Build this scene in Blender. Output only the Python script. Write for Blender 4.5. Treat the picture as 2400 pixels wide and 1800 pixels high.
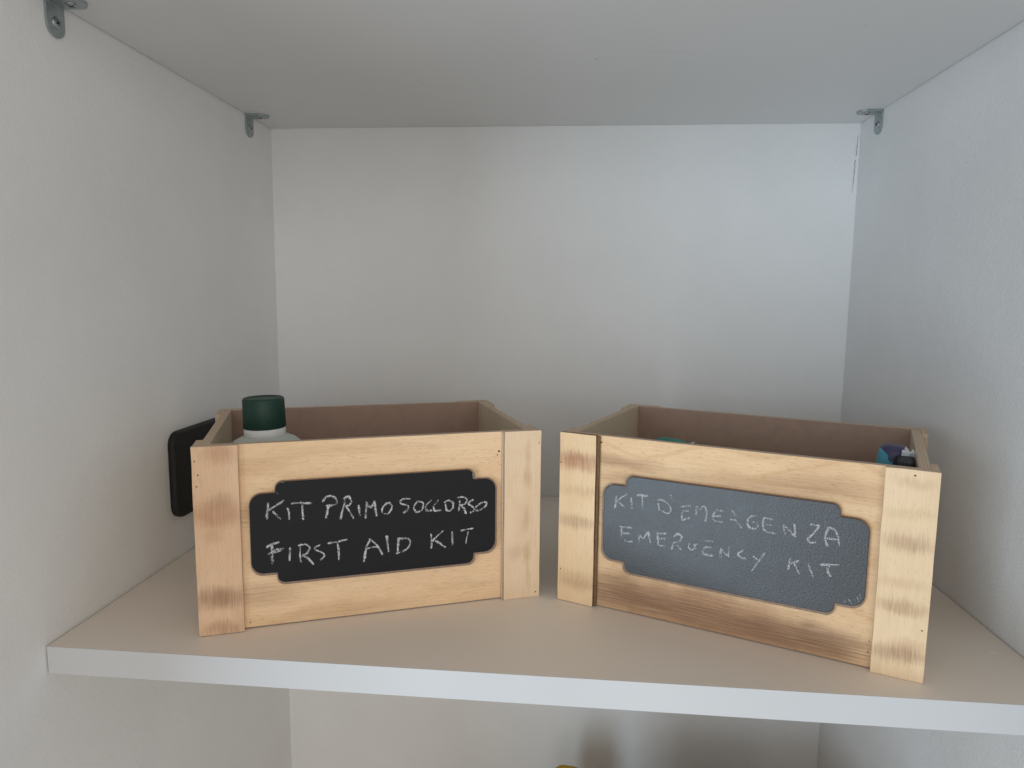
import bpy, bmesh, math, random
from mathutils import Vector, Matrix, noise
random.seed(7)
for o in list(bpy.data.objects): bpy.data.objects.remove(o)
scn = bpy.context.scene
COL = scn.collection
MM = 0.001

# ------------------------------------------------------------------ camera
cd = bpy.data.cameras.new('camera'); cam = bpy.data.objects.new('camera', cd); COL.objects.link(cam)
YAW, PIT, ROL, FPX = 0.0750, 0.1231, 0.0093, 1613.84
fw = Vector((-math.sin(YAW)*math.cos(PIT), math.cos(YAW)*math.cos(PIT), -math.sin(PIT)))
r0 = Vector((math.cos(YAW), math.sin(YAW), 0)); u0 = r0.cross(fw)
rr = math.cos(ROL)*r0 + math.sin(ROL)*u0; uu = -math.sin(ROL)*r0 + math.cos(ROL)*u0
m = Matrix((rr, uu, -fw)).transposed().to_4x4(); m.translation = Vector((0.32417, -0.75928, 0.22131))
cam.matrix_world = m
cd.sensor_width = 36.0; cd.lens = FPX/2400*36; cd.clip_start = 0.01; cd.clip_end = 50
scn.camera = cam

# ------------------------------------------------------------------ light
w = bpy.data.worlds.new('World'); scn.world = w; w.use_nodes = True
bg = w.node_tree.nodes['Background']
bg.inputs['Color'].default_value = (1.0, 0.965, 0.925, 1); bg.inputs['Strength'].default_value = 0.40
ld = bpy.data.lights.new('window_daylight', 'AREA'); lo = bpy.data.objects.new('window_daylight', ld); COL.objects.link(lo)
ld.shape = 'RECTANGLE'; ld.size = 1.2; ld.size_y = 2.2; ld.energy = 32; ld.color = (0.69, 0.855, 1.0)
lo.location = (-1.25, -2.45, -0.30)
lo.rotation_euler = (Vector((0.31, -0.37, 0.05)) - lo.location).to_track_quat('-Z', 'Y').to_euler()
# added fill lamp, brightens the niche in place of the room's bounce
rd = bpy.data.lights.new('room_fill', 'AREA'); ro = bpy.data.objects.new('room_fill', rd); COL.objects.link(ro)
rd.shape = 'RECTANGLE'; rd.size = 3.0; rd.size_y = 1.7; rd.energy = 18; rd.color = (1.0, 0.975, 0.94)
ro.location = (1.25, -2.95, 0.45)
ro.rotation_euler = (Vector((0.31, -0.2, 0.15)) - ro.location).to_track_quat('-Z', 'Y').to_euler()
scn.view_settings.view_transform = 'Standard'; scn.view_settings.look = 'None'
scn.view_settings.gamma = 1; scn.view_settings.use_curve_mapping = False; scn.view_settings.exposure = 0.20
scn.render.engine = 'CYCLES'

# ------------------------------------------------------------------ node helpers
class NT:
    def __init__(s, name):
        s.m = bpy.data.materials.new(name); s.m.use_nodes = True; s.t = s.m.node_tree
        s.b = s.t.nodes['Principled BSDF']; s.out = s.t.nodes['Material Output']
        s.obj = s.add('ShaderNodeTexCoord').outputs['Object']
    def add(s, typ, **kw):
        n = s.t.nodes.new(typ)
        for k, v in kw.items(): setattr(n, k, v)
        return n
    def put(s, sock, v):
        if v is None: return
        if hasattr(v, 'is_output'): s.t.links.new(v, sock)
        else: sock.default_value = v
    def math(s, op, a, b=None, c=None, clamp=False):
        n = s.add('ShaderNodeMath', operation=op, use_clamp=clamp)
        s.put(n.inputs[0], a); s.put(n.inputs[1], b); s.put(n.inputs[2], c)
        return n.outputs[0]
    def scale(s, v, xyz, off=(0, 0, 0)):
        n = s.add('ShaderNodeMapping'); s.put(n.inputs['Vector'], v)
        n.inputs['Scale'].default_value = xyz; n.inputs['Location'].default_value = off
        return n.outputs[0]
    def noise(s, v, scale=1.0, detail=3.0, rough=0.5, dist=0.0):
        n = s.add('ShaderNodeTexNoise'); s.put(n.inputs['Vector'], v)
        n.inputs['Scale'].default_value = scale; n.inputs['Detail'].default_value = detail
        n.inputs['Roughness'].default_value = rough; n.inputs['Distortion'].default_value = dist
        return n.outputs['Fac']
    def rng(s, v, a, b, c=0.0, d=1.0, smooth=False):
        n = s.add('ShaderNodeMapRange'); n.interpolation_type = 'SMOOTHSTEP' if smooth else 'LINEAR'
        s.put(n.inputs[0], v)
        for i, x in enumerate((a, b, c, d)): s.put(n.inputs[1+i], x)
        return n.outputs[0]
    def mix(s, f, a, b):
        n = s.add('ShaderNodeMix', data_type='RGBA')
        s.put(n.inputs[0], f)
        for sock, v in ((n.inputs[6], a), (n.inputs[7], b)):
            s.put(sock, (*v, 1) if isinstance(v, tuple) and len(v) == 3 else v)
        return n.outputs[2]
    def xyz(s, v):
        n = s.add('ShaderNodeSeparateXYZ'); s.put(n.inputs[0], v); return n.outputs
    def bump(s, h, strength=0.3, dist=0.001, prev=None):
        n = s.add('ShaderNodeBump'); n.inputs['Strength'].default_value = strength
        n.inputs['Distance'].default_value = dist; s.put(n.inputs['Height'], h)
        if prev is not None: s.put(n.inputs['Normal'], prev)
        return n.outputs[0]
    def fin(s, col=None, rough=None, normal=None, metal=None, spec=None):
        b = s.b
        if col is not None: s.put(b.inputs['Base Color'], (*col, 1) if isinstance(col, tuple) and len(col) == 3 else col)
        if rough is not None: s.put(b.inputs['Roughness'], rough)
        if normal is not None: s.put(b.inputs['Normal'], normal)
        if metal is not None: s.put(b.inputs['Metallic'], metal)
        if spec is not None: s.put(b.inputs['Specular IOR Level'], spec)
        return s.m

def plaster(name, col, peel=1.0, seed=0.0):
    t = NT(name)
    p = t.scale(t.obj, (1000, 1000, 1000), (seed, seed*2, seed*3))
    big = t.noise(p, 0.008, 3, 0.5)
    mid = t.noise(p, 0.07, 4, 0.6)
    fine = t.noise(p, 0.55, 4, 0.65)
    c = t.mix(t.rng(big, 0.3, 0.7), tuple(x*0.965 for x in col), tuple(min(1, x*1.03) for x in col))
    c = t.mix(t.rng(fine, 0.35, 0.7, 0, 0.17), c, tuple(x*0.86 for x in col))
    v = t.add('ShaderNodeTexVoronoi'); t.put(v.inputs['Vector'], p); v.inputs['Scale'].default_value = 0.022
    spot = t.rng(v.outputs['Distance'], 0.006, 0.016, 1, 0)
    wn = t.add('ShaderNodeTexWhiteNoise'); t.put(wn.inputs['Vector'], v.outputs['Position'])
    spot = t.math('MULTIPLY', spot, t.rng(wn.outputs['Value'], 0.72, 0.76))
    c = t.mix(t.math('MULTIPLY', spot, 0.55), c, (0.10, 0.09, 0.08))
    n = t.bump(big, 0.5, 0.004)
    n = t.bump(mid, 0.30*peel, 0.0010, n)
    n = t.bump(fine, 0.55*peel, 0.0005, n)
    return t.fin(c, 0.9, n, spec=0.25)

def melamine(name, col, marks=(), seed=0.0):
    t = NT(name)
    p = t.scale(t.obj, (1000, 1000, 1000), (seed, 0, 0))
    a = t.noise(p, 0.01, 3); f = t.noise(p, 0.9, 2)
    c = t.mix(t.rng(a, 0.3, 0.7), tuple(x*0.965 for x in col), col)
    raw = t.scale(t.obj, (1000, 1000, 1000))
    X, Y, Z = t.xyz(raw)
    jit = t.math('MULTIPLY', t.math('SUBTRACT', t.noise(p, 0.35, 3), 0.5), 3.0)
    for (mx, my, sx, sy, ang, st, mc) in marks:      # scuffs, chips and specks with a shape of their own
        ca, sa = math.cos(ang), math.sin(ang)
        dx = t.math('SUBTRACT', X, mx); dy = t.math('SUBTRACT', Y, my)
        lx = t.math('ADD', t.math('MULTIPLY', dx, ca), t.math('MULTIPLY', dy, sa))
        ly = t.math('ADD', t.math('SUBTRACT', t.math('MULTIPLY', dy, ca), t.math('MULTIPLY', dx, sa)), t.math('MULTIPLY', jit, min(sy, 0.6)))
        d = t.math('SQRT', t.math('ADD', t.math('POWER', t.math('DIVIDE', lx, sx), 2.0), t.math('POWER', t.math('DIVIDE', ly, sy), 2.0)))
        c = t.mix(t.rng(d, 0.5, 1.1, st, 0, True), c, mc)
    n = t.bump(f, 0.10, 0.0004)
    return t.fin(c, t.rng(a, 0.3, 0.7, 0.42, 0.5), n, spec=0.4)

def wood(name, grain, light, dark, burns=(), seed=0.0, contour=0.25, pores=0.5):
    """grain 'x': along the board's width, 'z': upright. burns: (u, w, half-u, half-w, strength, colour) in mm"""
    t = NT(name)
    raw = t.scale(t.obj, (1000, 1000, 1000))
    X, Y, Z = t.xyz(raw)
    def st(al, ac, o=0.0):
        return t.scale(raw, (al, ac, ac) if grain == 'x' else (ac, ac, al), (seed+o, seed*1.7, seed*0.6+o))
    fig = t.noise(st(0.006, 0.022), 1, 2, 0.5, 0.3)
    line = t.noise(st(0.03, 1.25, 3), 1, 4, 0.65)
    pore = t.noise(st(0.2, 3.4, 9), 1, 2, 0.5)
    cont = t.math('PINGPONG', t.math('MULTIPLY', fig, 17.0), 1.0)
    cont = t.rng(cont, 0.0, 0.34, 1, 0, True)
    blot = t.noise(st(0.012, 0.03, 21), 1, 3, 0.55)
    c = t.mix(t.rng(blot, 0.35, 0.68), light, tuple(0.62*a+0.38*b for a, b in zip(light, dark)))
    c = t.mix(t.math('MULTIPLY', t.rng(line, 0.42, 0.75), 0.42), c, dark)
    c = t.mix(t.math('MULTIPLY', cont, contour), c, dark)
    streak = t.math('SUBTRACT', t.noise(st(0.015, 1.6, 33), 1, 3, 0.65), 0.5)
    wav = t.math('SUBTRACT', t.noise(t.scale(raw, (0.05, 0.05, 0.05), (seed, 0, 4)), 1, 3), 0.5)
    if grain == 'z':
        Zj = t.math('ADD', t.math('ADD', Z, t.math('MULTIPLY', streak, 10.0)), t.math('MULTIPLY', wav, 9.0)); Xj = t.math('ADD', X, t.math('MULTIPLY', wav, 8.0))
    else:
        Xj = t.math('ADD', X, t.math('MULTIPLY', streak, 40.0)); Zj = t.math('ADD', Z, t.math('MULTIPLY', wav, 11.0))
    mod = t.rng(line, 0.3, 0.7, 0.55, 1.2)
    for (bu, bw, su, sw, stg, bc) in burns:
        d = t.math('SQRT', t.math('ADD', t.math('POWER', t.math('DIVIDE', t.math('SUBTRACT', Xj, bu), su), 2.0),
                                  t.math('POWER', t.math('DIVIDE', t.math('SUBTRACT', Zj, bw), sw), 2.0)))
        k = t.math('MULTIPLY', t.rng(d, 0.25, 1.35, stg, 0, True), mod, clamp=True)
        c = t.mix(k, c, bc)
    pm = t.math('MULTIPLY', t.rng(pore, 0.62, 0.72), pores)
    c = t.mix(pm, c, tuple(x*0.42 for x in dark))
    n = t.bump(line, 0.25, 0.0003); n = t.bump(pore, 0.25, 0.0002, n)
    return t.fin(c, 0.62, n, spec=0.3)

def ply_edge(name, light, dark, axis, freq=0.75, seed=0.0):
    t = NT(name)
    raw = t.scale(t.obj, (1000, 1000, 1000), (seed, seed, seed))
    f = t.noise(raw, 0.5, 4, 0.6); g = t.noise(raw, 0.08, 2)
    X, Y, Z = t.xyz(raw)
    a = {'x': X, 'y': Y, 'z': Z}[axis]
    s = t.math('SINE', t.math('ADD', t.math('MULTIPLY', a, 2*math.pi*freq), t.math('MULTIPLY', g, 2.0)))
    k = t.math('ADD', t.math('MULTIPLY', s, 0.16), t.math('MULTIPLY', f, 0.8))
    c = t.mix(t.rng(k, 0.1, 0.8), light, dark)
    return t.fin(c, 0.8, t.bump(f, 0.5, 0.0004), spec=0.2)

def simple(name, col, rough=0.5, metal=0.0, var=0.12, nscale=0.25, bump=0.15, spec=0.5):
    t = NT(name)
    raw = t.scale(t.obj, (1000, 1000, 1000))
    a = t.noise(raw, nscale, 4, 0.6)
    c = t.mix(t.rng(a, 0.3, 0.7), tuple(x*(1-var) for x in col), tuple(min(1, x*(1+var)) for x in col))
    return t.fin(c, t.rng(a, 0.3, 0.7, max(0.02, rough-0.06), rough+0.06), t.bump(a, bump, 0.0003), metal, spec)

# ------------------------------------------------------------------ object helpers
def link(name, me, mats, parent=None):
    o = bpy.data.objects.new(name, me); COL.objects.link(o)
    for k in (mats if isinstance(mats, (list, tuple)) else [mats]): me.materials.append(k)
    if parent: o.parent = parent
    return o
def tag(o, label=None, cat=None, group=None, kind=None):
    if label: o['label'] = label
    if cat: o['category'] = cat
    if group: o['group'] = group
    if kind: o['kind'] = kind
    return o
def empty(name, loc=(0, 0, 0), rz=0.0):
    e = bpy.data.objects.new(name, None); COL.objects.link(e); e.location = loc; e.rotation_euler = (0, 0, rz)
    e.empty_display_size = 0.02
    return e
def to_mesh(bm, name, smooth=False):
    me = bpy.data.meshes.new(name); bmesh.ops.recalc_face_normals(bm, faces=bm.faces[:]); bm.to_mesh(me); bm.free()
    if smooth:
        for p in me.polygons: p.use_smooth = True
    return me
def board(name, b, mats, parent, cuts=(1, 1, 1), jit=0.14, bev=0.35, face_axis=1, seed=0):
    """a board b = (x0,x1,y0,y1,z0,z1) in mm; slot 0 on the faces across face_axis, slot 1 on the cut edges"""
    bm = bmesh.new(); bmesh.ops.create_cube(bm, size=1)
    for v in bm.verts:
        v.co = Vector(((b[0]+b[1])/2 + v.co.x*(b[1]-b[0]), (b[2]+b[3])/2 + v.co.y*(b[3]-b[2]), (b[4]+b[5])/2 + v.co.z*(b[5]-b[4])))
    if bev: bmesh.ops.bevel(bm, geom=bm.edges[:], offset=bev, segments=2, profile=0.6, affect='EDGES')
    for ax in range(3):
        n = cuts[ax]
        for i in range(1, n):
            no = [0, 0, 0]; no[ax] = 1; co = [0, 0, 0]; co[ax] = b[2*ax] + (b[2*ax+1]-b[2*ax])*i/n
            bmesh.ops.bisect_plane(bm, geom=bm.verts[:]+bm.edges[:]+bm.faces[:], plane_co=co, plane_no=no)
    if jit:
        for v in bm.verts:
            q = v.co*0.11 + Vector((seed*3.1, seed*1.3, seed))
            q2 = v.co*0.6 + Vector((seed, 5+seed, 2))
            v.co += (Vector((noise.noise(q), noise.noise(q+Vector((9, 0, 0)))*0.4, noise.noise(q+Vector((0, 9, 0))))) +
                     0.5*Vector((noise.noise(q2), 0.3*noise.noise(q2+Vector((7, 0, 0))), noise.noise(q2+Vector((0, 7, 0))))))*jit
    bm.normal_update()
    for f in bm.faces:
        f.material_index = 0 if abs(f.normal[face_axis]) > 0.6 else 1
    bmesh.ops.scale(bm, vec=(MM, MM, MM), verts=bm.verts[:])
    return link(name, to_mesh(bm, name), mats, parent)
def prism(name, pts, z0, z1, mat, parent=None, bev=0.0):
    """upright prism over an outline in mm"""
    bm = bmesh.new()
    vs = [bm.verts.new((x*MM, y*MM, z0*MM)) for x, y in pts]
    f = bm.faces.new(vs)
    r = bmesh.ops.extrude_face_region(bm, geom=[f])
    for v in r['geom']:
        if isinstance(v, bmesh.types.BMVert): v.co.z = z1*MM
    if bev: bmesh.ops.bevel(bm, geom=bm.edges[:], offset=bev*MM, segments=2, profile=0.6, affect='EDGES')
    return link(name, to_mesh(bm, name), mat, parent)
def lathe(name, prof, mats, parent=None, seg=48, ribs=None, slots=None, smooth=True):
    """prof: (radius, height) in mm around z; ribs: (first, last, count, depth)"""
    bm = bmesh.new(); rings = []
    for i, (r, z) in enumerate(prof):
        ring = []
        for k in range(seg):
            a = 2*math.pi*k/seg; q = r
            if ribs and ribs[0] <= i <= ribs[1]: q = r + (ribs[3] if k % 2 else 0)
            ring.append(bm.verts.new((q*math.cos(a)*MM, q*math.sin(a)*MM, z*MM)))
        rings.append(ring)
    for i in range(len(rings)-1):
        for k in range(seg):
            f = bm.faces.new((rings[i][k], rings[i][(k+1) % seg], rings[i+1][(k+1) % seg], rings[i+1][k]))
            if slots: f.material_index = slots[i]
    bm.faces.new(rings[0]); bm.faces.new(rings[-1])
    return link(name, to_mesh(bm, name, smooth), mats, parent)

# ------------------------------------------------------------------ niche: walls and shelves
W, WF, ZT = 624.0, 614.93, 403.55
YL, YR = -370.35, -381.7
def wx(y): return W + (WF-W)*(-y)/400.0
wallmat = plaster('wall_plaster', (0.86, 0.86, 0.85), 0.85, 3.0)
wallmat_r = plaster('wall_plaster_rough', (0.755, 0.75, 0.745), 1.5, 11.0)  # bumpier copy, base colour lowered to offset the window light on this wall
FRONT = -590
o = prism('wall_back', [(-60, 0), (700, 0), (700, 60), (-60, 60)], -620, 640, wallmat); tag(o, kind='structure')
o = prism('wall_left', [(-60, FRONT), (0, FRONT), (0, -0.05), (-60, -0.05)], -620, 640, wallmat); tag(o, kind='structure')
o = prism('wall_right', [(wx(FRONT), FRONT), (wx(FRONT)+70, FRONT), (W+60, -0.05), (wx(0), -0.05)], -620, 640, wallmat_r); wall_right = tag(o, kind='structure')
wall_back = bpy.data.objects['wall_back']
# hairline crack in the plaster of the back corner
bm = bmesh.new(); prev = None
for i in range(26):
    s = i/25; z = 392 - 58*s
    x = 621.8 - 2.4*s + 1.1*noise.noise(Vector((i*0.45, 2, 1)))
    hw = (0.30 + 0.32*noise.noise(Vector((i*0.7, 8, 3))))*(0.35+0.65*math.sin(math.pi*min(1, s*1.05)))
    a, b = bm.verts.new(((x-hw)*MM, -0.0004, z*MM)), bm.verts.new(((x+hw)*MM, -0.0004, z*MM))
    if prev and not (9 < i < 12): bm.faces.new((prev[0], prev[1], b, a))
    prev = (a, b)
link('crack', to_mesh(bm, 'crack'), simple('crack_dark', (0.22, 0.21, 0.20), 0.9, spec=0.1), wall_back)

shelfmat = melamine('shelf_laminate', (0.83, 0.745, 0.65), [(601, -322, 3.2, 2.0, 0.2, 0.75, (0.85, 0.83, 0.8))])
edgemat = melamine('shelf_edge_band', (0.655, 0.66, 0.665), seed=5)
undermat = melamine('upper_shelf_laminate', (0.80, 0.80, 0.79), [(345, -204, 2.0, 0.7, 0.1, 0.6, (0.2, 0.2, 0.2)), (398, -215, 24, 0.5, 0.06, 0.35, (0.45, 0.45, 0.43)),
        (200, -150, 1.2, 1.0, 0, 0.5, (0.25, 0.25, 0.25)), (520, -260, 1.2, 0.8, 0, 0.4, (0.3, 0.3, 0.3))], seed=9)
def shelf(name, z0, z1, yl, yr, mt, label):
    e = empty(name, (0, 0, 0)); tag(e, label, 'shelf')
    pts = [(0.9, yl+0.6), (wx(yr)-0.9, yr+0.6), (W-0.7, -0.5), (0.9, -0.5)]
    prism('board', pts, z0, z1, mt, e, 0.0)
    prism('edge_band', [(0.9, yl), (wx(yr)-0.9, yr), (wx(yr)-0.9, yr+0.58), (0.9, yl+0.58)], z0, z1, edgemat, e, 0.2)
    return e
shelf('shelf_board', -18, 0, YL, YR, shelfmat, 'white laminate shelf board on which the two wooden crates stand')
shelf('shelf_board', ZT, ZT+18, -372, -378, undermat, 'grey white upper shelf board overhead, seen from below, held by metal brackets')
o = prism('shelf_below', [(0.9, -372), (wx(-380)-0.9, -380), (W-0.7, -0.5), (0.9, -0.5)], -478, -460, shelfmat); tag(o, kind='structure')

# ------------------------------------------------------------------ brackets
zinc = simple('zinc_steel', (0.40, 0.45, 0.455), 0.42, 0.85, 0.12, 0.3, 0.1)
zinc_b = simple('screw_steel', (0.42, 0.45, 0.45), 0.34, 0.9, 0.1, 0.5, 0.05)
dark = simple('slot_shade_paint', (0.03, 0.032, 0.033), 0.6, 0.3, spec=0.2)  # shade of the screw slots put into colour, on a raised cross
def bracket(loc, side, label):
    """corner at loc (mm); one leg down the wall, one under the shelf; side +1: wall on the left"""
    e = empty('shelf_bracket', tuple(c*MM for c in loc)); tag(e, label, 'bracket', 'zinc brackets under the upper shelf')
    e.scale = (side, 1, 1)
    wd, ln, th, r = 7.8, 21.5, 1.6, 7.8
    bm = bmesh.new()
    prof = [(-wd, 2.2), (wd, 2.2)] + [(r*math.cos(a), ln-r+r*math.sin(a)) for a in [math.pi*k/14 for k in range(15)]]
    def leg(fn):
        a = [bm.verts.new(fn(p, q, 0)) for p, q in prof]; b = [bm.verts.new(fn(p, q, th)) for p, q in prof]
        bm.faces.new(a); bm.faces.new(b[::-1])
        for i in range(len(a)): bm.faces.new((a[i], a[(i+1) % len(a)], b[(i+1) % len(a)], b[i]))
    leg(lambda p, q, h: ((h+0.15)*MM, p*MM, -q*MM))
    leg(lambda p, q, h: (q*MM, p*MM, -(h+0.15)*MM))
    # the bend between the legs
    out, inn = [], []
    for k in range(6):
        a = math.pi/2*k/5
        out.append((0.15+2.05*(1-math.cos(a)) , -(0.15+2.05*(1-math.sin(a)))))
        inn.append((2.2-(2.05-th)*math.cos(a), -(2.2-(2.05-th)*math.sin(a))))
    for s0 in (0,):
        A = [[bm.verts.new((x*MM, y*MM, z*MM)) for x, z in out+inn[::-1]] for y in (-wd, wd)]
        n = len(A[0])
        for i in range(n): bm.faces.new((A[0][i], A[0][(i+1) % n], A[1][(i+1) % n], A[1][i]))
        bm.faces.new(A[0][::-1]); bm.faces.new(A[1])
    bm2 = bm
    link('plate', to_mesh(bm2, 'plate'), zinc, e)
    for k in (0, 1):
        s = lathe('screw', [(0.2, 0.0), (3.6, 0.0), (3.6, 0.25), (3.0, 0.75), (2.0, 1.15), (0.9, 1.3), (0.1, 1.32)], zinc_b, e, 24)
        rc = bmesh.new()
        for ang in (0, math.pi/2):
            mt = Matrix.Rotation(ang+0.5, 4, 'Z')
            bmesh.ops.create_cube(rc, size=1, matrix=Matrix.Translation((0, 0, 1.2*MM)) @ mt @ Matrix.Diagonal((3.6*MM, 0.75*MM, 0.5*MM, 1)))
        link('slot_shade', to_mesh(rc, 'slot_shade'), dark, s)
        if k == 0: s.matrix_local = Matrix.Translation(((th+0.15)*MM, 0, -12.6*MM)) @ Matrix.Rotation(math.pi/2, 4, 'Y')
        else: s.matrix_local = Matrix.Translation((12.6*MM, 0, -(th+0.15)*MM)) @ Matrix.Rotation(math.pi, 4, 'X')
    return e
bracket((0, -324.5, ZT), 1, 'large near zinc angle bracket cut by the top left edge of the picture')
bracket((0, -54.5, ZT), 1, 'small far zinc angle bracket on the left wall near the back corner')
bracket((wx(-46), -46, ZT), -1, 'zinc angle bracket on the right wall near the back corner')

# ------------------------------------------------------------------ black wall plate on the left wall
def rounded(w0, h0, r, seg=8):
    pts = []
    for cx, cy, a0 in ((w0/2-r, h0/2-r, 0), (-w0/2+r, h0/2-r, 90), (-w0/2+r, -h0/2+r, 180), (w0/2-r, -h0/2+r, 270)):
        for k in range(seg+1):
            a = math.radians(a0+90*k/seg); pts.append((cx+r*math.cos(a), cy+r*math.sin(a)))
    return pts
def slab(name, rings, mat, parent=None, axis='x', slots=None):
    """stack of closed outlines [(outline, height)], caps at both ends; axis = the stacking direction"""
    bm = bmesh.new(); rs = []
    for pts, h in rings:
        if axis == 'x': rs.append([bm.verts.new((h*MM, p*MM, q*MM)) for p, q in pts])
        elif axis == 'y': rs.append([bm.verts.new((p*MM, h*MM, q*MM)) for p, q in pts])
        else: rs.append([bm.verts.new((p*MM, q*MM, h*MM)) for p, q in pts])
    n = len(rs[0])
    for j in range(len(rs)-1):
        for i in range(n):
            f = bm.faces.new((rs[j][i], rs[j][(i+1) % n], rs[j+1][(i+1) % n], rs[j+1][i]))
            if slots: f.material_index = slots[j]
    f = bm.faces.new(rs[0]); f.material_index = slots[0] if slots else 0
    f = bm.faces.new(rs[-1]); f.material_index = slots[-1] if slots else 0
    return link(name, to_mesh(bm, name), mat, parent)
blackpl = simple('black_plastic', (0.012, 0.011, 0.011), 0.58, 0, 0.15, 0.5, 0.05, 0.4)
e = empty('wall_plate', (0, -0.166, 0.0722)); tag(e, 'black rounded socket plate on the left wall, half hidden behind the first aid crate', 'wall plate')
slab('cover', [(rounded(120, 73, 11), 0.2), (rounded(121, 74, 11.5), 3.4), (rounded(120, 73, 11), 5.6), (rounded(117.5, 70.5, 10), 6.6)], blackpl, e)
slab('insert', [(rounded(68, 45, 2.5), 6.65), (rounded(67, 44, 2.2), 7.3)], blackpl, e)

# ------------------------------------------------------------------ crates
CHALK = {}
CHALK['L1'] = [[[-72.1, 86.8], [-72.6, 81.3], [-73.2, 75.5]],
 [[-62.0, 87.5], [-72.3, 81.3]],
 [[-69.4, 80.7], [-64.6, 74.7]],
 [[-60.0, 82.2], [-59.4, 78.6], [-59.3, 74.0]],
 [[-57.7, 85.0], [-51.5, 85.0], [-44.5, 83.9]],
 [[-50.8, 83.9], [-50.7, 78.7], [-50.4, 73.1]],
 [[-37.7, 84.5], [-35.4, 87.5], [-32.4, 88.3], [-29.4, 86.6], [-28.3, 83.7], [-29.9, 82.0], [-35.5, 81.5]],
 [[-34.0, 82.2], [-34.6, 77.8], [-35.7, 73.0]],
 [[-22.6, 85.3], [-24.5, 78.2], [-26.3, 71.4]],
 [[-24.1, 85.4], [-21.0, 86.8], [-18.8, 84.2], [-19.6, 81.4], [-23.0, 80.1]],
 [[-22.3, 80.0], [-19.7, 75.7], [-17.5, 71.2]],
 [[-14.0, 80.6], [-13.3, 72.8]],
 [[-8.7, 82.6], [-9.1, 76.1], [-9.6, 70.4]],
 [[-8.5, 80.9], [-6.1, 78.1], [-3.1, 81.7]],
 [[-3.3, 82.6], [-2.8, 77.2], [-1.9, 71.4]],
 [[5.4, 80.7], [2.1, 77.2], [2.1, 73.4], [5.6, 72.8], [8.5, 76.7], [6.9, 80.4], [4.9, 79.9]],
 [[21.3, 82.1], [15.7, 82.2], [14.5, 79.5], [19.3, 77.5], [19.7, 75.0], [16.4, 72.3]],
 [[26.6, 80.2], [23.7, 76.3], [25.7, 72.2], [29.4, 74.2], [30.2, 78.3], [27.0, 80.0]],
 [[36.4, 80.1], [32.4, 76.4], [33.1, 72.6], [36.8, 72.7]],
 [[41.3, 79.9], [37.8, 75.6], [38.8, 72.0], [43.4, 72.2]],
 [[45.1, 77.5], [48.4, 78.8], [51.7, 76.2], [50.5, 72.0], [47.1, 71.6], [46.3, 76.6]],
 [[56.5, 78.3], [56.2, 74.1], [55.7, 70.3]],
 [[54.7, 80.2], [58.4, 80.7], [61.8, 78.4], [59.7, 75.1], [56.3, 74.8]],
 [[57.2, 74.5], [59.7, 71.7], [61.0, 67.8]],
 [[66.5, 78.0], [62.7, 75.7], [66.5, 72.0], [66.7, 69.9], [64.0, 68.5]],
 [[72.5, 75.6], [68.1, 72.1], [69.9, 69.6], [75.1, 72.2], [75.8, 75.3], [72.1, 75.4]]]
CHALK['L2'] = [[[-74.2, 56.4], [-70.2, 58.2], [-65.8, 59.2]],
 [[-70.5, 57.7], [-70.9, 50.9], [-70.6, 44.1]],
 [[-73.3, 51.2], [-68.8, 54.1], [-63.3, 54.6]],
 [[-72.2, 52.2], [-64.1, 53.3]],
 [[-59.3, 55.0], [-59.9, 45.6]],
 [[-53.0, 55.1], [-53.0, 49.1], [-52.6, 43.8]],
 [[-54.1, 55.7], [-49.3, 56.0], [-46.7, 53.3], [-48.7, 49.9], [-51.7, 48.6]],
 [[-51.3, 48.5], [-47.7, 45.7], [-44.3, 41.3]],
 [[-39.9, 54.7], [-43.7, 52.6], [-38.2, 48.8], [-37.5, 46.3], [-40.2, 44.1]],
 [[-35.0, 55.4], [-28.9, 55.8], [-22.0, 56.8]],
 [[-28.5, 54.8], [-27.9, 49.4], [-27.9, 42.8]],
 [[-6.4, 56.0], [-9.3, 49.6], [-11.2, 39.8]],
 [[-7.6, 56.1], [-2.6, 51.4], [1.7, 43.5]],
 [[-10.1, 48.7], [-5.7, 49.6], [-1.4, 49.7]],
 [[4.5, 57.4], [5.2, 51.5], [5.7, 45.2]],
 [[13.0, 54.1], [12.4, 49.1], [12.1, 43.7]],
 [[11.8, 54.2], [16.2, 54.0], [20.3, 53.0], [20.6, 48.8], [17.4, 45.5], [10.9, 43.4]],
 [[35.6, 55.8], [36.1, 50.2], [35.8, 44.7]],
 [[44.7, 57.1], [40.4, 53.7], [36.4, 49.8]],
 [[38.7, 50.4], [46.2, 44.6]],
 [[50.9, 55.8], [51.1, 45.8]],
 [[57.2, 55.9], [66.6, 56.8]],
 [[62.7, 55.4], [61.6, 50.4], [61.0, 45.7]]]
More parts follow.
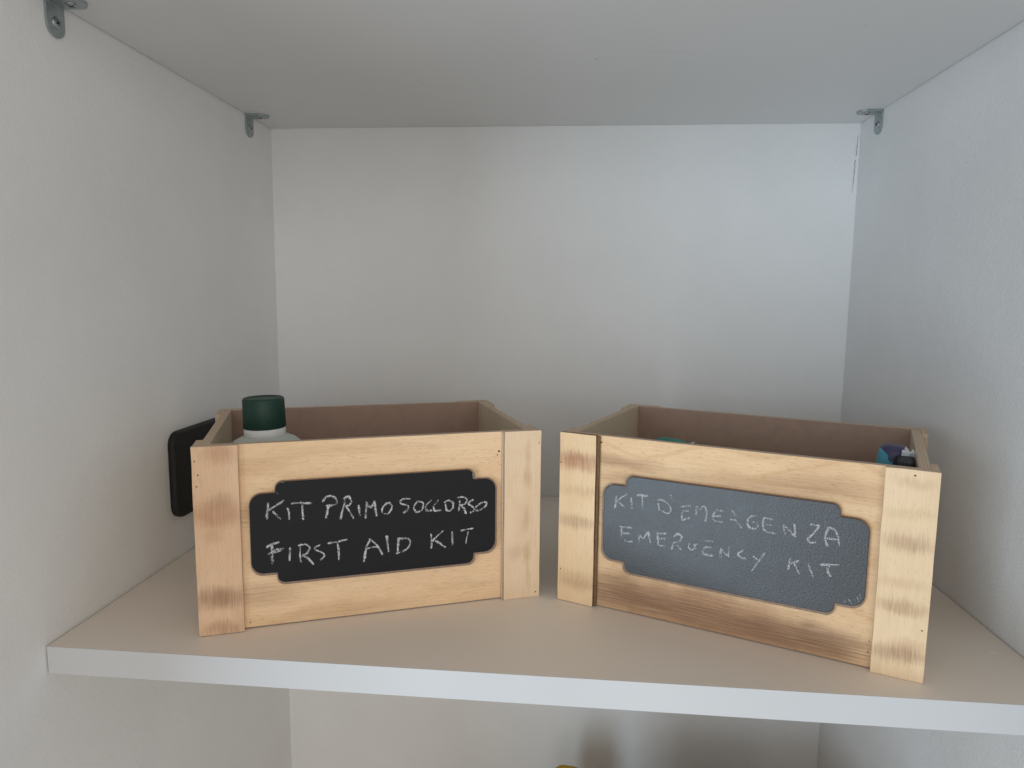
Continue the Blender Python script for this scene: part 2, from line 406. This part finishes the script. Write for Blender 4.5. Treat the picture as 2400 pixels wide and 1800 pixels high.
CHALK['R1'] = [[[-73.5, 85.2], [-74.0, 80.5], [-74.5, 75.9]],
 [[-65.5, 87.6], [-70.0, 84.2], [-73.8, 80.6]],
 [[-72.5, 81.2], [-67.3, 77.6]],
 [[-63.0, 85.5], [-62.1, 77.4]],
 [[-59.1, 87.7], [-50.7, 88.4]],
 [[-55.0, 87.5], [-54.7, 78.1]],
 [[-43.7, 84.3], [-42.7, 79.2]],
 [[-44.2, 86.6], [-39.8, 86.5], [-35.3, 82.4], [-36.7, 78.1], [-41.2, 79.4]],
 [[-35.3, 91.6], [-34.5, 88.5]],
 [[-28.7, 84.2], [-21.8, 85.6]],
 [[-27.1, 81.6], [-22.9, 82.3]],
 [[-27.4, 80.6], [-27.2, 75.6], [-24.5, 76.3], [-21.9, 77.8]],
 [[-18.2, 80.3], [-18.0, 86.2]],
 [[-18.0, 86.2], [-15.7, 83.8]],
 [[-15.7, 83.8], [-13.2, 87.0], [-11.1, 82.6], [-11.9, 76.2]],
 [[-5.6, 85.4], [-0.1, 85.5]],
 [[-7.3, 80.8], [-1.8, 82.1]],
 [[-5.9, 84.2], [-7.3, 80.8], [-6.1, 78.3], [-0.9, 78.0]],
 [[4.6, 87.0], [7.3, 83.2]],
 [[3.8, 80.7], [7.4, 80.5], [11.6, 75.8]],
 [[20.3, 85.7], [16.1, 84.6], [14.6, 80.6], [16.1, 77.4], [20.4, 77.0]],
 [[20.7, 77.8], [20.9, 80.5], [17.7, 81.5]],
 [[29.7, 84.6], [24.9, 84.9], [24.0, 81.4], [24.6, 77.7], [27.4, 76.3], [31.9, 75.9]],
 [[25.1, 80.8], [29.2, 81.1]],
 [[35.7, 82.6], [37.7, 76.2]],
 [[35.7, 82.6], [39.6, 79.5], [43.1, 76.0]],
 [[42.3, 84.4], [43.5, 75.7]],
 [[51.2, 85.2], [56.7, 85.4]],
 [[56.7, 85.4], [53.5, 79.7], [50.1, 75.8]],
 [[50.1, 75.8], [51.9, 73.9], [55.4, 74.5]],
 [[62.0, 72.8], [60.1, 77.9], [61.9, 84.8], [66.2, 82.6], [68.3, 74.6]],
 [[60.7, 78.0], [66.5, 78.3]]]
CHALK['R2'] = [[[-71.1, 63.3], [-61.0, 63.9]],
 [[-69.0, 62.4], [-69.2, 54.8]],
 [[-68.0, 59.0], [-62.1, 59.5]],
 [[-67.0, 54.7], [-64.9, 53.4], [-60.7, 54.2]],
 [[-56.5, 53.3], [-56.3, 59.6]],
 [[-56.3, 59.6], [-53.4, 57.6]],
 [[-53.4, 57.6], [-49.9, 63.2]],
 [[-49.9, 63.2], [-48.2, 55.2]],
 [[-44.2, 63.2], [-37.4, 63.8]],
 [[-43.4, 63.0], [-42.8, 54.9]],
 [[-42.8, 54.9], [-37.5, 54.9]],
 [[-42.8, 59.5], [-37.7, 60.5]],
 [[-32.6, 62.9], [-29.1, 65.1], [-27.0, 63.1], [-28.6, 60.0], [-32.0, 58.5], [-33.4, 53.4]],
 [[-31.3, 58.7], [-26.8, 54.2]],
 [[-21.6, 60.4], [-22.1, 57.1], [-19.8, 55.7], [-17.6, 58.0], [-18.5, 59.4]],
 [[-19.2, 59.5], [-16.2, 60.2]],
 [[-12.2, 63.5], [-5.8, 64.1]],
 [[-11.6, 59.3], [-7.1, 59.7]],
 [[-11.6, 59.1], [-12.5, 54.9], [-10.2, 54.3], [-5.4, 54.4]],
 [[-1.2, 53.9], [-1.2, 60.2]],
 [[-1.2, 60.2], [3.8, 55.6]],
 [[3.9, 62.3], [3.9, 54.9]],
 [[13.0, 61.7], [10.2, 59.2], [10.7, 57.0], [15.4, 55.9]],
 [[19.2, 59.0], [22.1, 56.8]],
 [[26.4, 62.6], [22.5, 55.8], [18.6, 48.8]],
 [[41.2, 61.7], [40.4, 54.0]],
 [[46.3, 61.1], [41.4, 58.1]],
 [[43.7, 58.8], [47.1, 52.4]],
 [[51.6, 60.3], [55.1, 51.7]],
 [[58.5, 60.9], [69.0, 62.8]],
 [[63.6, 61.6], [62.5, 58.4], [64.6, 54.5]]]

L, H, PW, PT = 234.33, 126.15, 27.7, 4.1
LIGHT, DARK = (0.95, 0.69, 0.435), (0.78, 0.49, 0.26)
PALE = (0.93, 0.72, 0.50)
BR, RED, OLV, DK = (0.34, 0.18, 0.10), (0.46, 0.21, 0.115), (0.54, 0.335, 0.17), (0.23, 0.12, 0.07)
mdf = simple('hardboard_brown', (0.375, 0.255, 0.195), 0.6, 0, 0.07, 0.12, 0.06, 0.3)
inner = wood('inner_ply', 'x', (0.62, 0.52, 0.38), (0.50, 0.39, 0.26), seed=41, contour=0.1, pores=0.2)
edge_top = ply_edge('ply_edge_layers_y', (0.62, 0.49, 0.38), (0.42, 0.31, 0.22), 'y', 0.7)
edge_side = ply_edge('ply_edge_layers_x', (0.66, 0.52, 0.39), (0.46, 0.34, 0.24), 'x', 0.55)
scorched = ply_edge('ply_edge_scorched', (0.30, 0.19, 0.10), (0.12, 0.07, 0.04), 'y', 0.75, 4)
nailmat = simple('nail_hole', (0.08, 0.045, 0.03), 0.7, 0.2, spec=0.2)

def chalkboard(name, seed, dust, rough, spec):
    t = NT(name)
    p = t.scale(t.obj, (1000, 1000, 1000), (seed, 0, seed))
    a = t.noise(p, 0.05, 4, 0.6); f = t.noise(p, 1.35, 3, 0.55); s = t.noise(p, 2.5, 3, 0.7)
    c = t.mix(t.rng(a, 0.4, 0.72, 0, dust), (0.0105, 0.011, 0.0125), (0.12, 0.12, 0.125))
    c = t.mix(t.rng(s, 0.72, 0.82, 0, 0.25), c, (0.35, 0.34, 0.34))
    n = t.bump(f, 0.5, 0.0003)
    return t.fin(c, t.rng(a, 0.3, 0.7, rough-0.03, rough+0.05), n, spec=spec)
def chalkboard_edge(name, seed):
    t = NT(name)
    p = t.scale(t.obj, (1000, 1000, 1000), (seed, 0, seed))
    a = t.noise(p, 0.5, 5, 0.7)
    c = t.mix(t.rng(a, 0.58, 0.66), (0.013, 0.013, 0.014), (0.36, 0.30, 0.26))
    return t.fin(c, 0.6, t.bump(a, 0.6, 0.0005), spec=0.4)
side_mdf = simple('plaque_side', (0.30, 0.215, 0.16), 0.8, 0, 0.2, 0.6, 0.4, 0.2)
def chalk(name, thr, g=0.64):
    t = NT(name)
    p = t.scale(t.obj, (1000, 1000, 1000))
    gr = t.noise(p, 1.7, 3, 0.65); g2 = t.noise(p, 0.22, 2)
    uv = t.add('ShaderNodeUVMap').outputs[0]; U = t.xyz(uv)[0]
    ed = t.math('ABSOLUTE', t.math('SUBTRACT', U, 0.5))
    th = t.math('ADD', t.math('ADD', thr, t.rng(ed, 0.22, 0.5, 0, 0.28)), t.math('MULTIPLY', t.math('SUBTRACT', 0.5, g2), 0.42))
    al = t.rng(t.math('SUBTRACT', gr, th), -0.05, 0.10, 0, 0.93)
    t.fin((g, g, g*1.02), 0.95, None, spec=0.1)
    t.put(t.b.inputs['Alpha'], al)
    return t.m
def smooth_line(pts):
    if len(pts) == 2: P = [Vector(pts[0]).lerp(Vector(pts[1]), k/6) for k in range(7)]
    else:
        v = [Vector(q) for q in pts]; v = [2*v[0]-v[1]] + v + [2*v[-1]-v[-2]]; P = []
        for i in range(1, len(v)-2):
            for k in range(6):
                s = k/6; a, b, c2, d = v[i-1], v[i], v[i+1], v[i+2]
                P.append(0.5*((2*b)+(c2-a)*s+(2*a-5*b+4*c2-d)*s*s+(3*b-a-3*c2+d)*s**3))
        P.append(v[-2])
    return P
def lettering(strokes, width, mat, parent, v, seed):
    bm = bmesh.new(); uvl = bm.loops.layers.uv.new('UVMap')
    for si, s in enumerate(strokes):
        P = smooth_line(s); n = len(P); prev = None; vv = v - 0.012*(si % 3)
        for i, q in enumerate(P):
            d = (P[min(i+1, n-1)] - P[max(i-1, 0)]).normalized(); nr = Vector((-d.y, d.x))
            wv = width*(0.95 + 0.5*noise.noise(Vector((q.x*0.12, q.y*0.12, seed))) + 0.25*noise.noise(Vector((q.x*0.7, q.y*0.7, seed+4))))
            if i in (0, n-1): wv *= 0.7
            e1 = 0.12*noise.noise(Vector((q.x*1.3, q.y*1.3, 9)))
            a, b = q + nr*(wv/2+e1), q - nr*(wv/2-e1)
            cur = (bm.verts.new((a.x*MM, vv*MM, a.y*MM)), bm.verts.new((b.x*MM, vv*MM, b.y*MM)))
            if prev:
                f = bm.faces.new((prev[0], prev[1], cur[1], cur[0]))
                for lp, u in zip(f.loops, (0, 1, 1, 0)): lp[uvl].uv = (u, i/n)
            prev = cur
    me = bpy.data.meshes.new('chalk_lettering'); bm.to_mesh(me); bm.free()
    return link('chalk_lettering', me, mat, parent)
def plaque_outline(off=0.0, du=0.0, dw=0.0):
    """rectangle with stepped, rounded corners; u, w in mm about the crate's centre line"""
    xo, xi, yo, yi, zc = 84.2-off, 67.9-off, 28.1-off, 35.5-off, 64.75+dw
    pts = []
    def arc(cx, cy, r, a0, a1, n=7):
        for k in range(n+1):
            a = math.radians(a0+(a1-a0)*k/n); pts.append((cx+r*math.cos(a), cy+r*math.sin(a)))
    R, r = 8.0, 5.0
    q = []
    def quad(sx, sy):
        nonlocal pts
        pts = []
        arc(xo-R, yo-R, R, 0, 90)
        pts.append((xi+0.9+off*0, yo)); pts.append((xi+0.25, yo+0.25)); pts.append((xi, yo+0.9))
        arc(xi-r, yi-r, r, 0, 90)
        return [(sx*x+du, zc+sy*y) for x, y in pts]
    q += quad(1, 1) + quad(-1, 1)[::-1] + quad(-1, -1) + quad(1, -1)[::-1]
    return q
def crate(loc, rz, label, mats, plaque_seed, dust, lines, chalk_mat, cw, nails, post_edge, scuffs=()):
    e = empty('wooden_crate', (loc[0]*MM, loc[1]*MM, 0.0003), rz); tag(e, label, 'crate', 'wooden crates on the shelf')
    h2 = L/2; D = 158.0; V1 = PT+0.03
    S = plaque_seed
    # front and its two upright corner boards
    board('front_panel', (-h2+4.3, h2-4.3, V1, 9.4, 0.4, H-0.25), [mats['panel'], edge_top], e, (14, 1, 8), 0.16, 0.3, 1, S)
    board('corner_post', (-h2, -h2+PW, 0, PT, 0, H), [mats['post_l'], post_edge[0]], e, (3, 1, 10), 0.24, 0.4, 1, S+1)
    board('corner_post', (h2-PW, h2, 0, PT, -0.2, H+0.1), [mats['post_r'], post_edge[1]], e, (3, 1, 10), 0.24, 0.4, 1, S+2)
    if S > 3: board('trim_strip', (-h2+PW+0.05, -h2+PW+1.9, 1.6, V1, 0.3, H-0.6), [scorched, scorched], e, (1, 1, 10), 0.15, 0.25, 1, S+15)
    else: board('trim_strip', (h2-PW-1.3, h2-PW-0.05, 1.8, V1, 0.3, H-0.6), [edge_side, edge_side], e, (1, 1, 10), 0.15, 0.25, 1, S+15)
    # sides with their posts
    for s in (-1, 1):
        a = (h2-10.4, h2-4.35) if s > 0 else (-h2+4.35, -h2+10.4)
        board('side_panel', (a[0], a[1], 9.45, D-9.4, 0.5, H-0.1-0.3*(s > 0)), [inner, edge_side], e, (1, 8, 4), 0.16, 0.3, 0, S+3+s)
        p = (h2-4.3, h2-0.1) if s > 0 else (-h2+0.1, -h2+4.3)
        for y0, y1 in ((V1, 24.0), (129.0, D-V1)):
            board('corner_post', (p[0], p[1], y0, y1, 0.1, H-0.2), [mats['side'], edge_side], e, (1, 2, 6), 0.2, 0.35, 0, S+6+s+y0)
        board('corner_post', (h2-PW, h2, D-PT, D, 0, H-0.1) if s > 0 else (-h2, -h2+PW, D-PT, D, 0, H-0.1), [mats['side'], edge_top], e, (3, 1, 6), 0.2, 0.35, 1, S+9+s)
    board('back_panel', (-h2+4.3, h2-4.3, D-9.35, D-V1, 0.4, H-0.2), [mdf, edge_top], e, (10, 1, 6), 0.14, 0.3, 1, S+12)
    board('bottom_panel', (-h2+10.45, h2-10.45, 9.5, D-9.45, 1.5, 5.0), [mdf, mdf], e, (1, 1, 1), 0, 0.2, 2, S)
    # stepped blackboard plaque
    th0 = V1-0.03
    du = 0.6 if S > 3 else -0.45        # the painted face sits a little off the board it is cut from
    pl = slab('plaque', [(plaque_outline(0.15), th0), (plaque_outline(0.0), th0-0.4), (plaque_outline(0.0), 1.0), (plaque_outline(0.85, du, 0.8), 0.80), (plaque_outline(0.95, du, 0.8), 0.55), (plaque_outline(1.2, du, 0.8), 0.42)],
              [side_mdf, chalkboard_edge('plaque_worn_edge', S), chalkboard('blackboard_paint', S, *dust)], e, 'y', [0, 0, 0, 1, 2])
    for k, st in enumerate(lines):
        lettering(st, cw, chalk_mat, pl, 0.36, S+k)
    for k, st in enumerate(scuffs):
        o = lettering([st], 0.55, chalk_mat, pl, 0.33, S+k); o.name = 'scuff'; o.data.name = 'scuff'
    for (nu, nw, nv, r) in nails:
        n = lathe('nail', [(r*0.3, -0.6), (r, -0.5), (r, 0.12), (r*0.6, 0.2), (0.05, 0.2)], nailmat, e, 10)
        n.matrix_local = Matrix.Translation((nu*MM, nv*MM, nw*MM)) @ Matrix.Rotation(math.pi/2, 4, 'X')
    return e

h2 = L/2; ul = -h2+PW/2; ur = h2-PW/2
mL = {
 'panel': wood('left_panel_wood', 'x', LIGHT, DARK, [(-80, 112, 26, 7, 0.28, OLV), (-78, 22, 26, 9, 0.42, BR), (-30, 5, 60, 7, 0.42, OLV), (-84, 78, 6, 10, 0.45, BR), (-10, 118, 60, 5, 0.22, OLV), (60, 14, 30, 6, 0.22, OLV)], 2.0, 0.2, 0.55),
 'post_l': wood('left_post_wood', 'z', (0.86, 0.60, 0.39), (0.66, 0.41, 0.235), [(ul+3, 121, 11, 8, 0.45, RED), (ul-1, 81, 20, 10, 0.62, RED), (ul+2, 90, 9, 6, 0.4, BR), (ul, 25, 19, 9, 0.78, BR), (ul+1, 4, 14, 5, 0.5, BR), (ul-4, 66, 8, 5, 0.3, RED)], 6.0, 0.25, 0.4),
 'post_r': wood('left_far_post_wood', 'z', PALE, (0.74, 0.50, 0.29), [(ur+3.5, 92, 3.2, 9, 0.5, OLV), (ur+4, 110, 2.6, 12, 0.35, OLV), (ur+3, 60, 3.2, 10, 0.42, OLV), (ur+3.4, 34, 3.6, 9, 0.55, OLV), (ur+5, 16, 2.4, 12, 0.35, OLV), (ur-5, 36, 6, 7, 0.22, BR)], 13.0, 0.15, 0.3),
 'side': wood('crate_side_wood', 'z', (0.84, 0.63, 0.42), (0.68, 0.47, 0.28), seed=17, contour=0.1)}
mR = {
 'panel': wood('right_panel_wood', 'x', (0.92, 0.66, 0.40), (0.66, 0.39, 0.19), [(-72, 108, 34, 6, 0.62, BR), (-60, 97, 40, 5, 0.45, BR), (20, 104, 70, 8, 0.40, BR), (60, 110, 34, 7, 0.38, BR), (-84, 80, 8, 16, 0.35, BR), (84, 60, 5, 22, 0.2, OLV),
            (-6, 9, 104, 19, 0.85, BR), (-40, 12, 62, 12, 0.60, DK), (-72, 16, 26, 13, 0.50, DK), (40, 9, 46, 11, 0.75, DK), (66, 12, 22, 9, 0.5, DK), (-20, 24, 66, 6, 0.42, BR)], 24.0, 0.35, 0.8),
 'post_l': wood('right_post_wood', 'z', (0.93, 0.69, 0.43), (0.72, 0.47, 0.24), [(ul, 106, 22, 7.5, 0.80, RED), (ul+1, 109, 18, 3, 0.3, BR), (ul+1, 84, 20, 4, 0.36, OLV), (ul, 62, 20, 6, 0.46, BR), (ul+1, 18, 20, 8, 0.52, OLV), (ul+2, 14, 15, 4, 0.25, BR)], 31.0, 0.1, 0.35),
 'post_r': wood('right_near_post_wood', 'z', (0.93, 0.71, 0.465), (0.74, 0.51, 0.28), [(ur+1, 119, 12, 4, 0.25, BR), (ur, 100, 16, 4, 0.26, OLV), (ur+1, 83, 15, 6.5, 0.52, BR), (ur-2, 58, 17, 4, 0.30, OLV), (ur, 44, 15, 5.5, 0.52, BR), (ur+1, 15, 18, 6, 0.70, BR), (ur+6, 22, 12, 4, 0.3, RED)], 37.0, 0.1, 0.35),
 'side': mL['side']}
V = 0.0
crate((199.643, -307.739), 0.3691, 'wooden crate with green capped bottle, its plaque chalked KIT PRIMO SOCCORSO FIRST AID KIT', mL, 2, (0.02, 0.5, 0.25),
      (CHALK['L1'], CHALK['L2']), chalk('chalk_bold', 0.45), 2.1,
      [(-115.2, 117, 0, 0.45), (-113.6, 108, 0, 0.5), (-114.6, 100.5, 0, 0.45), (86.2, 111.5, PT, 0.75), (85.2, 108.8, PT, 0.45), (115.5, 117, 0, 0.4), (114.2, 3.5, 0, 0.5), (-86, 4, PT, 0.4)], (edge_side, edge_side), [[(-64.6, 99.6), (-61.8, 99.8)], [(-67.0, 93.6), (-65.6, 91.9)], [(65.8, 97.6), (66.2, 93.6)]])
crate((429.761, -316.983), -0.4165, 'scorched wooden crate beside the right wall, its plaque chalked KIT D\'EMERGENZA EMERGENCY KIT', mR, 5, (0.08, 0.34, 0.85),
      (CHALK['R1'], CHALK['R2']), chalk('chalk_faint', 0.455, 0.54), 1.95,
      [(-116, 104, 0, 0.5), (-115, 24, 0, 0.45), (104.5, 123, 0, 0.55), (114.3, 32, 0, 0.45), (87.6, 10, PT, 0.4), (87.9, 17, PT, 0.35), (-87, 121, PT, 0.6)], (scorched, edge_side),
      [[(79.5, 40.5), (78.2, 43.6)], [(81.0, 41.8), (79.6, 45.2)], [(77.2, 39.8), (75.2, 42.4)], [(81.9, 44.0), (80.9, 46.6)], [(73.6, 40.2), (72.0, 42.0)], [(-80.5, 92.0), (-77.0, 92.4)], [(-66.2, 97.5), (-65.4, 99.2)]])

# ------------------------------------------------------------------ things in the crates
def in_crate(k, u, v, z=5.2):
    (x, y), t = (((199.643, -307.739), 0.3691), ((429.761, -316.983), -0.4165))[k]
    return ((x+u*math.cos(t)-v*math.sin(t))*MM, (y+u*math.sin(t)+v*math.cos(t))*MM, z*MM)
e = empty('bottle', in_crate(0, -73.2, 56)); tag(e, 'pale plastic bottle with a dark green screw cap in the first aid crate', 'bottle')
e.rotation_euler = (0.0, math.radians(-1.2), 0.0)
bodym = simple('bottle_plastic', (0.50, 0.53, 0.49), 0.4, 0, 0.05, 0.05, 0.03, 0.4)
ringm = simple('ring_plastic', (0.74, 0.75, 0.73), 0.4, 0, 0.05, 0.2, 0.03, 0.4)
capm = simple('cap_green', (0.010, 0.045, 0.032), 0.5, 0, 0.2, 0.4, 0.05, 0.4)
lathe('body', [(25, 0), (27.5, 1.5), (28.5, 5), (28.5, 95), (28.2, 101), (27.2, 106), (25, 110), (21.6, 113.2), (17.5, 115.2), (14.6, 116), (14.0, 116.6), (13.8, 118)], bodym, e, 64)
lathe('ring', [(13.0, 116.2), (14.2, 116.4), (14.4, 117), (14.45, 121.6), (14.2, 121.9)], ringm, e, 64)
lathe('cap', [(13.6, 121.95), (14.35, 122.0), (14.5, 122.4), (14.15, 142.5), (13.95, 143.4), (13.4, 143.9), (12.8, 143.9), (12.2, 143.3), (6, 143.1), (0.5, 143.1)], capm, e, 112, (2, 3, 64, 0.3))

# teal pouch with a navy end
def pillow(name, w0, d0, h0, mat, parent, seed, puff=0.25, sub=(10, 6, 10), crumple=1.0):
    bm = bmesh.new(); bmesh.ops.create_cube(bm, size=1)
    for ax in range(3):
        for i in range(1, sub[ax]):
            no = [0, 0, 0]; no[ax] = 1; co = [0, 0, 0]; co[ax] = -0.5+i/sub[ax]
            bmesh.ops.bisect_plane(bm, geom=bm.verts[:]+bm.edges[:]+bm.faces[:], plane_co=co, plane_no=no)
    for v in bm.verts:
        x, y, z = v.co*2
        k = (abs(x)**4+abs(y)**4+abs(z)**4)**0.25
        sph = v.co/max(k, 1e-4)*1.0
        c = v.co.lerp(sph, puff*1.6 if puff < 0.6 else 1)
        q = Vector((c.x*w0, c.y*d0, c.z*h0 + h0/2))
        q += crumple*Vector((noise.noise(q*0.1+Vector((seed, 0, 0))), noise.noise(q*0.1+Vector((0, seed, 0))), noise.noise(q*0.1+Vector((0, 0, seed)))))
        v.co = q*MM
    return link(name, to_mesh(bm, name, True), mat, parent)
e = empty('teal_pouch', in_crate(1, -52, 42), -0.4165); tag(e, 'teal green pouch showing just above the rim of the emergency crate', 'pouch')
e.rotation_euler = (0, math.radians(2.0), -0.4165)
pillow('body', 27, 20, 116.6, simple('teal_fabric', (0.02, 0.19, 0.145), 0.6, 0, 0.2, 0.15, 0.3), e, 3.0, 0.3, (8, 6, 12), 0.8)
o = pillow('end_tab', 8, 12, 114.6, simple('navy_fabric', (0.03, 0.05, 0.10), 0.6, 0, 0.3, 0.3, 0.3), e, 5.0, 0.3, (4, 4, 10), 0.7); o.location = (16.5*MM, 0, 0)
o2 = pillow('seam', 2.2, 12.5, 1.2, simple('pale_thread', (0.45, 0.5, 0.55), 0.7), o, 5.5, 0.3, (2, 4, 2), 0.2); o2.location = (-1.2*MM, 0, 113.9*MM)

# printed tube leaning in the right end of the crate
t = NT('tube_print')
raw = t.scale(t.obj, (1000, 1000, 1000)); X, Y, Z = t.xyz(raw); jn = t.math('SUBTRACT', t.noise(raw, 0.16, 2), 0.5)
teal = t.rng(t.math('ADD', t.math('ADD', t.math('MULTIPLY', X, 0.95), Z), t.math('MULTIPLY', jn, 12.0)), 112.6, 113.2, 1, 0)
c = t.mix(teal, (0.05, 0.045, 0.105), (0.08, 0.36, 0.50))
c = t.mix(t.rng(t.math('ADD', X, t.math('MULTIPLY', jn, 5.0)), 5.6, 5.9), c, (0.62, 0.64, 0.66))
tubem = t.fin(c, 0.4, t.bump(t.noise(raw, 0.2, 3), 0.2, 0.0008), spec=0.4)
e = empty('printed_tube', in_crate(1, 88.6, 68), -0.4165); tag(e, 'purple and teal printed tube with a torn white wrapper leaning in the emergency crate', 'tube')
e.rotation_euler = (0, math.radians(3.0), -0.4165)
lathe('body', [(5, 0), (9, 1), (9.6, 8), (9.6, 105), (9.3, 117), (8.4, 120.5), (6.8, 122), (3, 122.6), (0.3, 122.7)], tubem, e, 40)
whitep = simple('white_wrapper', (0.62, 0.64, 0.66), 0.55, 0, 0.12, 0.3, 0.4)
bm = bmesh.new(); g = []
for i in range(13):
    row = []
    for j in range(15):
        a = -1.15 + 0.75*i/12; z = 88 + 33.5*j/14
        rad = 9.9 + (i/12)**2*3.2*(j/14)**2 + 0.6*noise.noise(Vector((i*0.5, j*0.45, 2)))
        if j == 14: z += 2.2*noise.noise(Vector((i*0.9, 3, 7)))
        row.append(bm.verts.new((rad*math.cos(a)*MM + max(0, j-9)*0.0010*(i/12), rad*math.sin(a)*MM, z*MM)))
    g.append(row)
for i in range(12):
    for j in range(14): bm.faces.new((g[i][j], g[i+1][j], g[i+1][j+1], g[i][j+1]))
o = link('wrapper', to_mesh(bm, 'wrapper', True), whitep, e)
md = o.modifiers.new('thick', 'SOLIDIFY'); md.thickness = 0.0004
e = empty('leaflet', in_crate(1, 79.6, 84), -0.4165); tag(e, 'narrow pale folded paper behind the printed tube', 'paper')
e.rotation_euler = (0, math.radians(6), -0.4165+0.5)
for k, a in ((0, 0.12), (1, -0.12)):
    o = slab('leaf', [(rounded(9, 112, 1, 3), -0.15), (rounded(9, 112, 1, 3), 0.15)], simple('leaflet_paper', (0.52, 0.58, 0.56), 0.7), e, 'y')
    o.location = (0, (0.6 if k else -0.6)*MM, 56.5*MM); o.rotation_euler = (0, 0, a)
e = empty('black_block', in_crate(1, 101.0, 58), -0.4165); tag(e, 'black case filling the gap between the printed tube and the crate end', 'case')  # plain black rounded block set in the gap beside the tube
pillow('body', 10.0, 50, 112, blackpl, e, 8.0, 0.2, (4, 8, 8), 0.4)
pillow('lid', 9.6, 48, 6, blackpl, e, 9.0, 0.2, (4, 8, 3), 0.3).location = (0, 0, 111.2*MM)

# ------------------------------------------------------------------ things on the shelf below, of which little shows
e = empty('yellow_sponge', (0.337, -0.075, -0.46)); tag(e, 'fuzzy yellow sponge top just showing at the bottom edge', 'sponge')
t = NT('sponge_yellow'); raw = t.scale(t.obj, (1000, 1000, 1000)); a = t.noise(raw, 0.6, 4, 0.7)
spm = t.fin(t.mix(t.rng(a, 0.3, 0.7), (0.42, 0.24, 0.03), (0.70, 0.46, 0.07)), 0.85, t.bump(a, 0.9, 0.002), spec=0.1)
pillow('body', 34, 28, 182, spm, e, 4.0, 0.36, (14, 10, 30), 2.2)
e = empty('storage_box', (0.452, -0.245, -0.46)); tag(e, 'brown box below the frame that shades the lower back wall', 'box')
board('body', (-112, 112, -78, 78, 0.3, 222), [simple('cardboard', (0.30, 0.19, 0.11), 0.8), simple('cardboard_edge', (0.30, 0.19, 0.11), 0.8)], e, (4, 4, 4), 0.5, 1.0)
board('lid', (-114, 114, -80, 80, 222.3, 234), [bpy.data.materials['cardboard'], bpy.data.materials['cardboard_edge']], e, (4, 4, 1), 0.5, 1.0)
